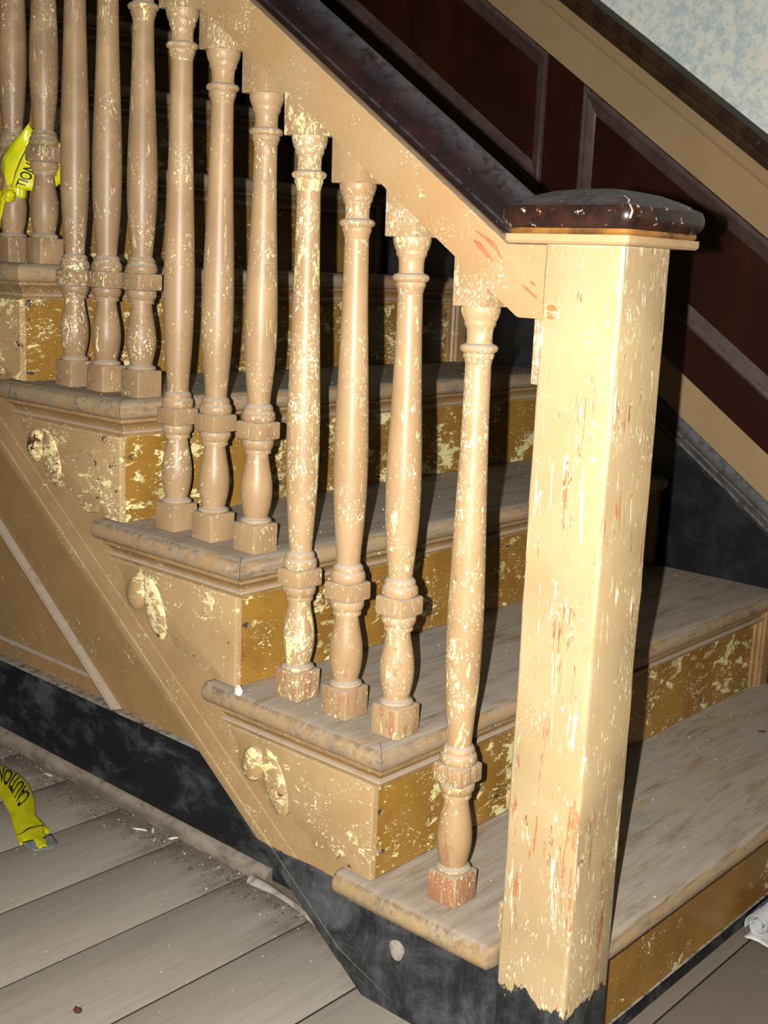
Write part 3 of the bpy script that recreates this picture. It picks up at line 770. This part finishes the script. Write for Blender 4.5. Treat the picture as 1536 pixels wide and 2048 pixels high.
# loop, knot and hanging tail
rows = []
for i in range(25):
    a = 2 * math.pi * i / 24
    rr = .0205 + .0015 * math.sin(5 * a)
    zc = BZ + .104 + .006 * math.sin(a + .6)
    rows.append([Vector((rr * math.cos(a) * (1 + .03 * q_), rr * math.sin(a) * (1 + .03 * q_), zc - BZ - .09 + (-.010 + .010 * q_))) for q_ in range(3)])
ribbon('loop', rows, 'yellow', tk, crumple=.0025, seed=5, sub=2)
bm = bmesh.new(); bmesh.ops.create_icosphere(bm, subdivisions=3, radius=1)
for v in bm.verts:
    d = 1 + .28 * noise.noise(v.co * 2.3) + .12 * noise.noise(v.co * 6)
    v.co = Vector((v.co.x * .0115, v.co.y * .008, v.co.z * .010)) * d + Vector((-.8120, .0075, .9995)) + TK
obj('knot', bmmesh('knot', bm, 'yellow', 50), tk, wear=0.0)
rows = [[Vector((x0 + t * wd, y_ - .003 * math.sin(3 * t), z_)) + TK for t in (0, .5, 1)] for x0, wd, y_, z_ in
        ((-.822, .012, .004, 1.000), (-.834, .016, .002, .985), (-.842, .018, .001, .965), (-.850, .017, .002, .945), (-.853, .014, .003, .928))]
ribbon('tail', rows, 'yellow', tk, crumple=.003, seed=6)

# ------------------------------------------------------------------ loose things
def tube(name, pts, rad, mat, n=8, flat=1.0):
    rings = []
    for i, (p_, r_) in enumerate(zip(pts, rad)):
        p_ = Vector(p_)
        d = (Vector(pts[min(i + 1, len(pts) - 1)]) - Vector(pts[max(i - 1, 0)])).normalized()
        s1 = d.cross(Vector((0, 0, 1))).normalized(); s2 = s1.cross(d)
        rings.append([tuple(p_ + s1 * r_ * math.cos(2 * math.pi * q_ / n) + s2 * r_ * flat * math.sin(2 * math.pi * q_ / n)) for q_ in range(n)])
    return sweep(name, rings, mat, 50)
# broken length of moulding beside the skirting
pts, rad = [], []
for i in range(15):
    t = i / 14
    pts.append((-.312 + .162 * t, .0800 + .008 * math.sin(2.2 * t) - .024 * t * t, ZF + .0095 - .004 * t))
    rad.append((.0085 - .0058 * t) * (1 + .14 * math.sin(9 * t + 1)))
pts = [(a + .312, b - .08, c - ZF) for a, b, c in pts]
obj('broken_moulding', tube('broken_moulding', pts, rad, 'plaster', 8, .8), None, (-.312, .080, ZF), label='pale broken splinter of shoe moulding on the floor beside the black skirting', category='splinter', wear=0.0)
# rolled printed paper at the foot of the first riser
pr = empty('rolled_paper', (.285, .565, ZF), label='white rolled paper with print lying against the bottom riser', category='paper')
rings = []
def spiral(off):
    outp = []
    for i in range(34):
        a = i / 33 * 3.3 * math.pi - .5
        r_ = .006 + .0125 * i / 33 + off
        outp.append((r_ * math.cos(a), .0195 + r_ * math.sin(a)))
    return outp
so = spiral(0); si = spiral(-.0007)
rings = [[(x_, y_, max(z_, .0003)) for x_, z_ in so + si[::-1]] for y_ in (-.075 + .0, .02, .12, .2)]
obj('sheet', sweep('sheet', rings, 'paper', 40), pr, wear=0.0)
for j, (y0, y1, a0, a1) in enumerate(((-.055, -.02, 1.9, 2.5), (-.065, .03, 2.8, 3.05), (-.045, .06, 1.2, 1.45))):
    V = []
    for y_ in (y0, y1):
        for a in (a0, (a0 + a1) / 2, a1): V.append((.0193 * math.cos(a), y_ + .01 * (a - a0), .0195 + .0193 * math.sin(a)))
    obj('print_mark', mesh('print_mark', V, [(0, 1, 4, 3), (1, 2, 5, 4)], 'print', 60), pr, wear=0.0)
rows = [[Vector((-.012 + .045 * t, -.085 + .03 * i - .01 * t, .002 + .006 * math.sin(2.5 * t + i))) for t in (0, .33, .66, 1)] for i in range(4)]
ribbon('torn_corner', rows, 'paper', pr, crumple=.003, seed=12)

def chip(name, loc, size, mat, label, cat, seed, rz=0, stretch=(1, 1, .5)):
    bm = bmesh.new(); bmesh.ops.create_icosphere(bm, subdivisions=2, radius=1)
    for v in bm.verts:
        d = 1 + .5 * noise.noise(v.co * 1.7 + Vector((seed * 3.3, 0, 0)))
        v.co = Vector((v.co.x * stretch[0], v.co.y * stretch[1], v.co.z * stretch[2])) * size * d
    lo = min(v.co.z for v in bm.verts)
    for v in bm.verts: v.co.z -= lo + .0002
    return obj(name, bmmesh(name, bm, mat, 40), None, loc, (0, 0, rz), label=label, category=cat, wear=0.0)
chip('plaster_crumb', (-.232, -.022, .3585), .0065, 'white', 'white plaster crumb sticking to the side nosing of the second tread', 'crumb', 1, 0, (1, .7, 1.1))
chip('white_splinter', (-.565, .070, ZF), .0022, 'white', 'longer white splinter on the floor close to the black skirting', 'splinter', 2, .5, (6, 1, .7))
chip('white_splinter', (-.549, .083, ZF), .0024, 'white', 'short white flake beside the longer splinter at the skirting', 'splinter', 3, -.6, (4, 1, .7))
chip('curled_flake', (-.505, .090, ZF), .0022, 'white', 'small curled white flake further along the skirting from the splinters', 'flake', 4, 1.2, (4, 1.2, .8))
chip('white_splinter', (-.8436, .080, ZF), .0020, 'white', 'white splinter on the floor just above the torn tape', 'splinter', 5, .2, (5, 1.4, .7))
chip('dark_crumb', (-.2311, -.2727, ZF), .0050, 'crumb', 'dark reddish crumb lying alone on a floor board near the bottom edge', 'crumb', 6, .4, (1.2, .8, .7))
chip('white_chip', (-.700, .93, 4 * R), .0035, 'white', 'white chip on the fourth tread close to the wall', 'chip', 7, .3, (1.5, .8, .4))
chip('paint_curl', (.12, .83, R), .0045, 'crumb', 'dark curled paint flake on the bottom tread', 'flake', 8, .6, (1.6, .5, .5))

# uncountable grit and paint flakes
def flakes(name, spots, mat, label):
    V, Fc = [], []
    for x_, y_, z_, s_ in spots:
        a = random.uniform(0, 6.28); b = len(V); n = random.choice((3, 4, 5))
        el = random.uniform(.4, 1)
        top = []
        for i in range(n):
            t = a + 2 * math.pi * i / n
            top.append((x_ + s_ * math.cos(t) * random.uniform(.6, 1), y_ + s_ * el * math.sin(t) * random.uniform(.6, 1)))
        for p_ in top: V.append((p_[0], p_[1], z_ - .0002))
        for p_ in top: V.append((p_[0], p_[1], z_ + s_ * random.uniform(.25, .6)))
        Fc.append(tuple(b + n + i for i in range(n)))
        for i in range(n): Fc.append((b + i, b + (i + 1) % n, b + n + (i + 1) % n, b + n + i))
    return obj(name, mesh(name, V, Fc, mat), None, label=label, category='grit', kind='stuff', wear=0.0)
sp1 = [(random.uniform(-1.3, -.15), .112 - .017 - abs(random.gauss(0, .028)), ZF, random.uniform(.0008, .0035)) for _ in range(900)]
M['grit'] = simple('brown_grit', (0.11, 0.075, 0.05, 1), (0.17, 0.125, 0.09, 1), 90, rough=.9)
flakes('brown_grit', sp1, 'grit', 'brown grit and dirt gathered along the black skirting')
sp2 = [(random.uniform(-1.3, -.15), .10 - abs(random.gauss(0, .035)), ZF, random.uniform(.0006, .0022)) for _ in range(160)]
sp2 += [(random.uniform(-1.2, .9), random.uniform(-.8, .1), ZF, random.uniform(.0005, .0014)) for _ in range(420)]
for k in range(1, 6):
    for _ in range(90):
        sp2.append((random.uniform(xr(k + 1) + .01, xr(k) + .012), random.uniform(-.01, W - .05), k * R, random.uniform(.0005, .0016)))
sp2 = [s_ for s_ in sp2 if not (s_[2] == ZF and s_[0] > -.03 and s_[1] > -.02)]
flakes('pale_paint_flakes', sp2, 'white', 'tiny pale paint flakes scattered over floor boards and treads')
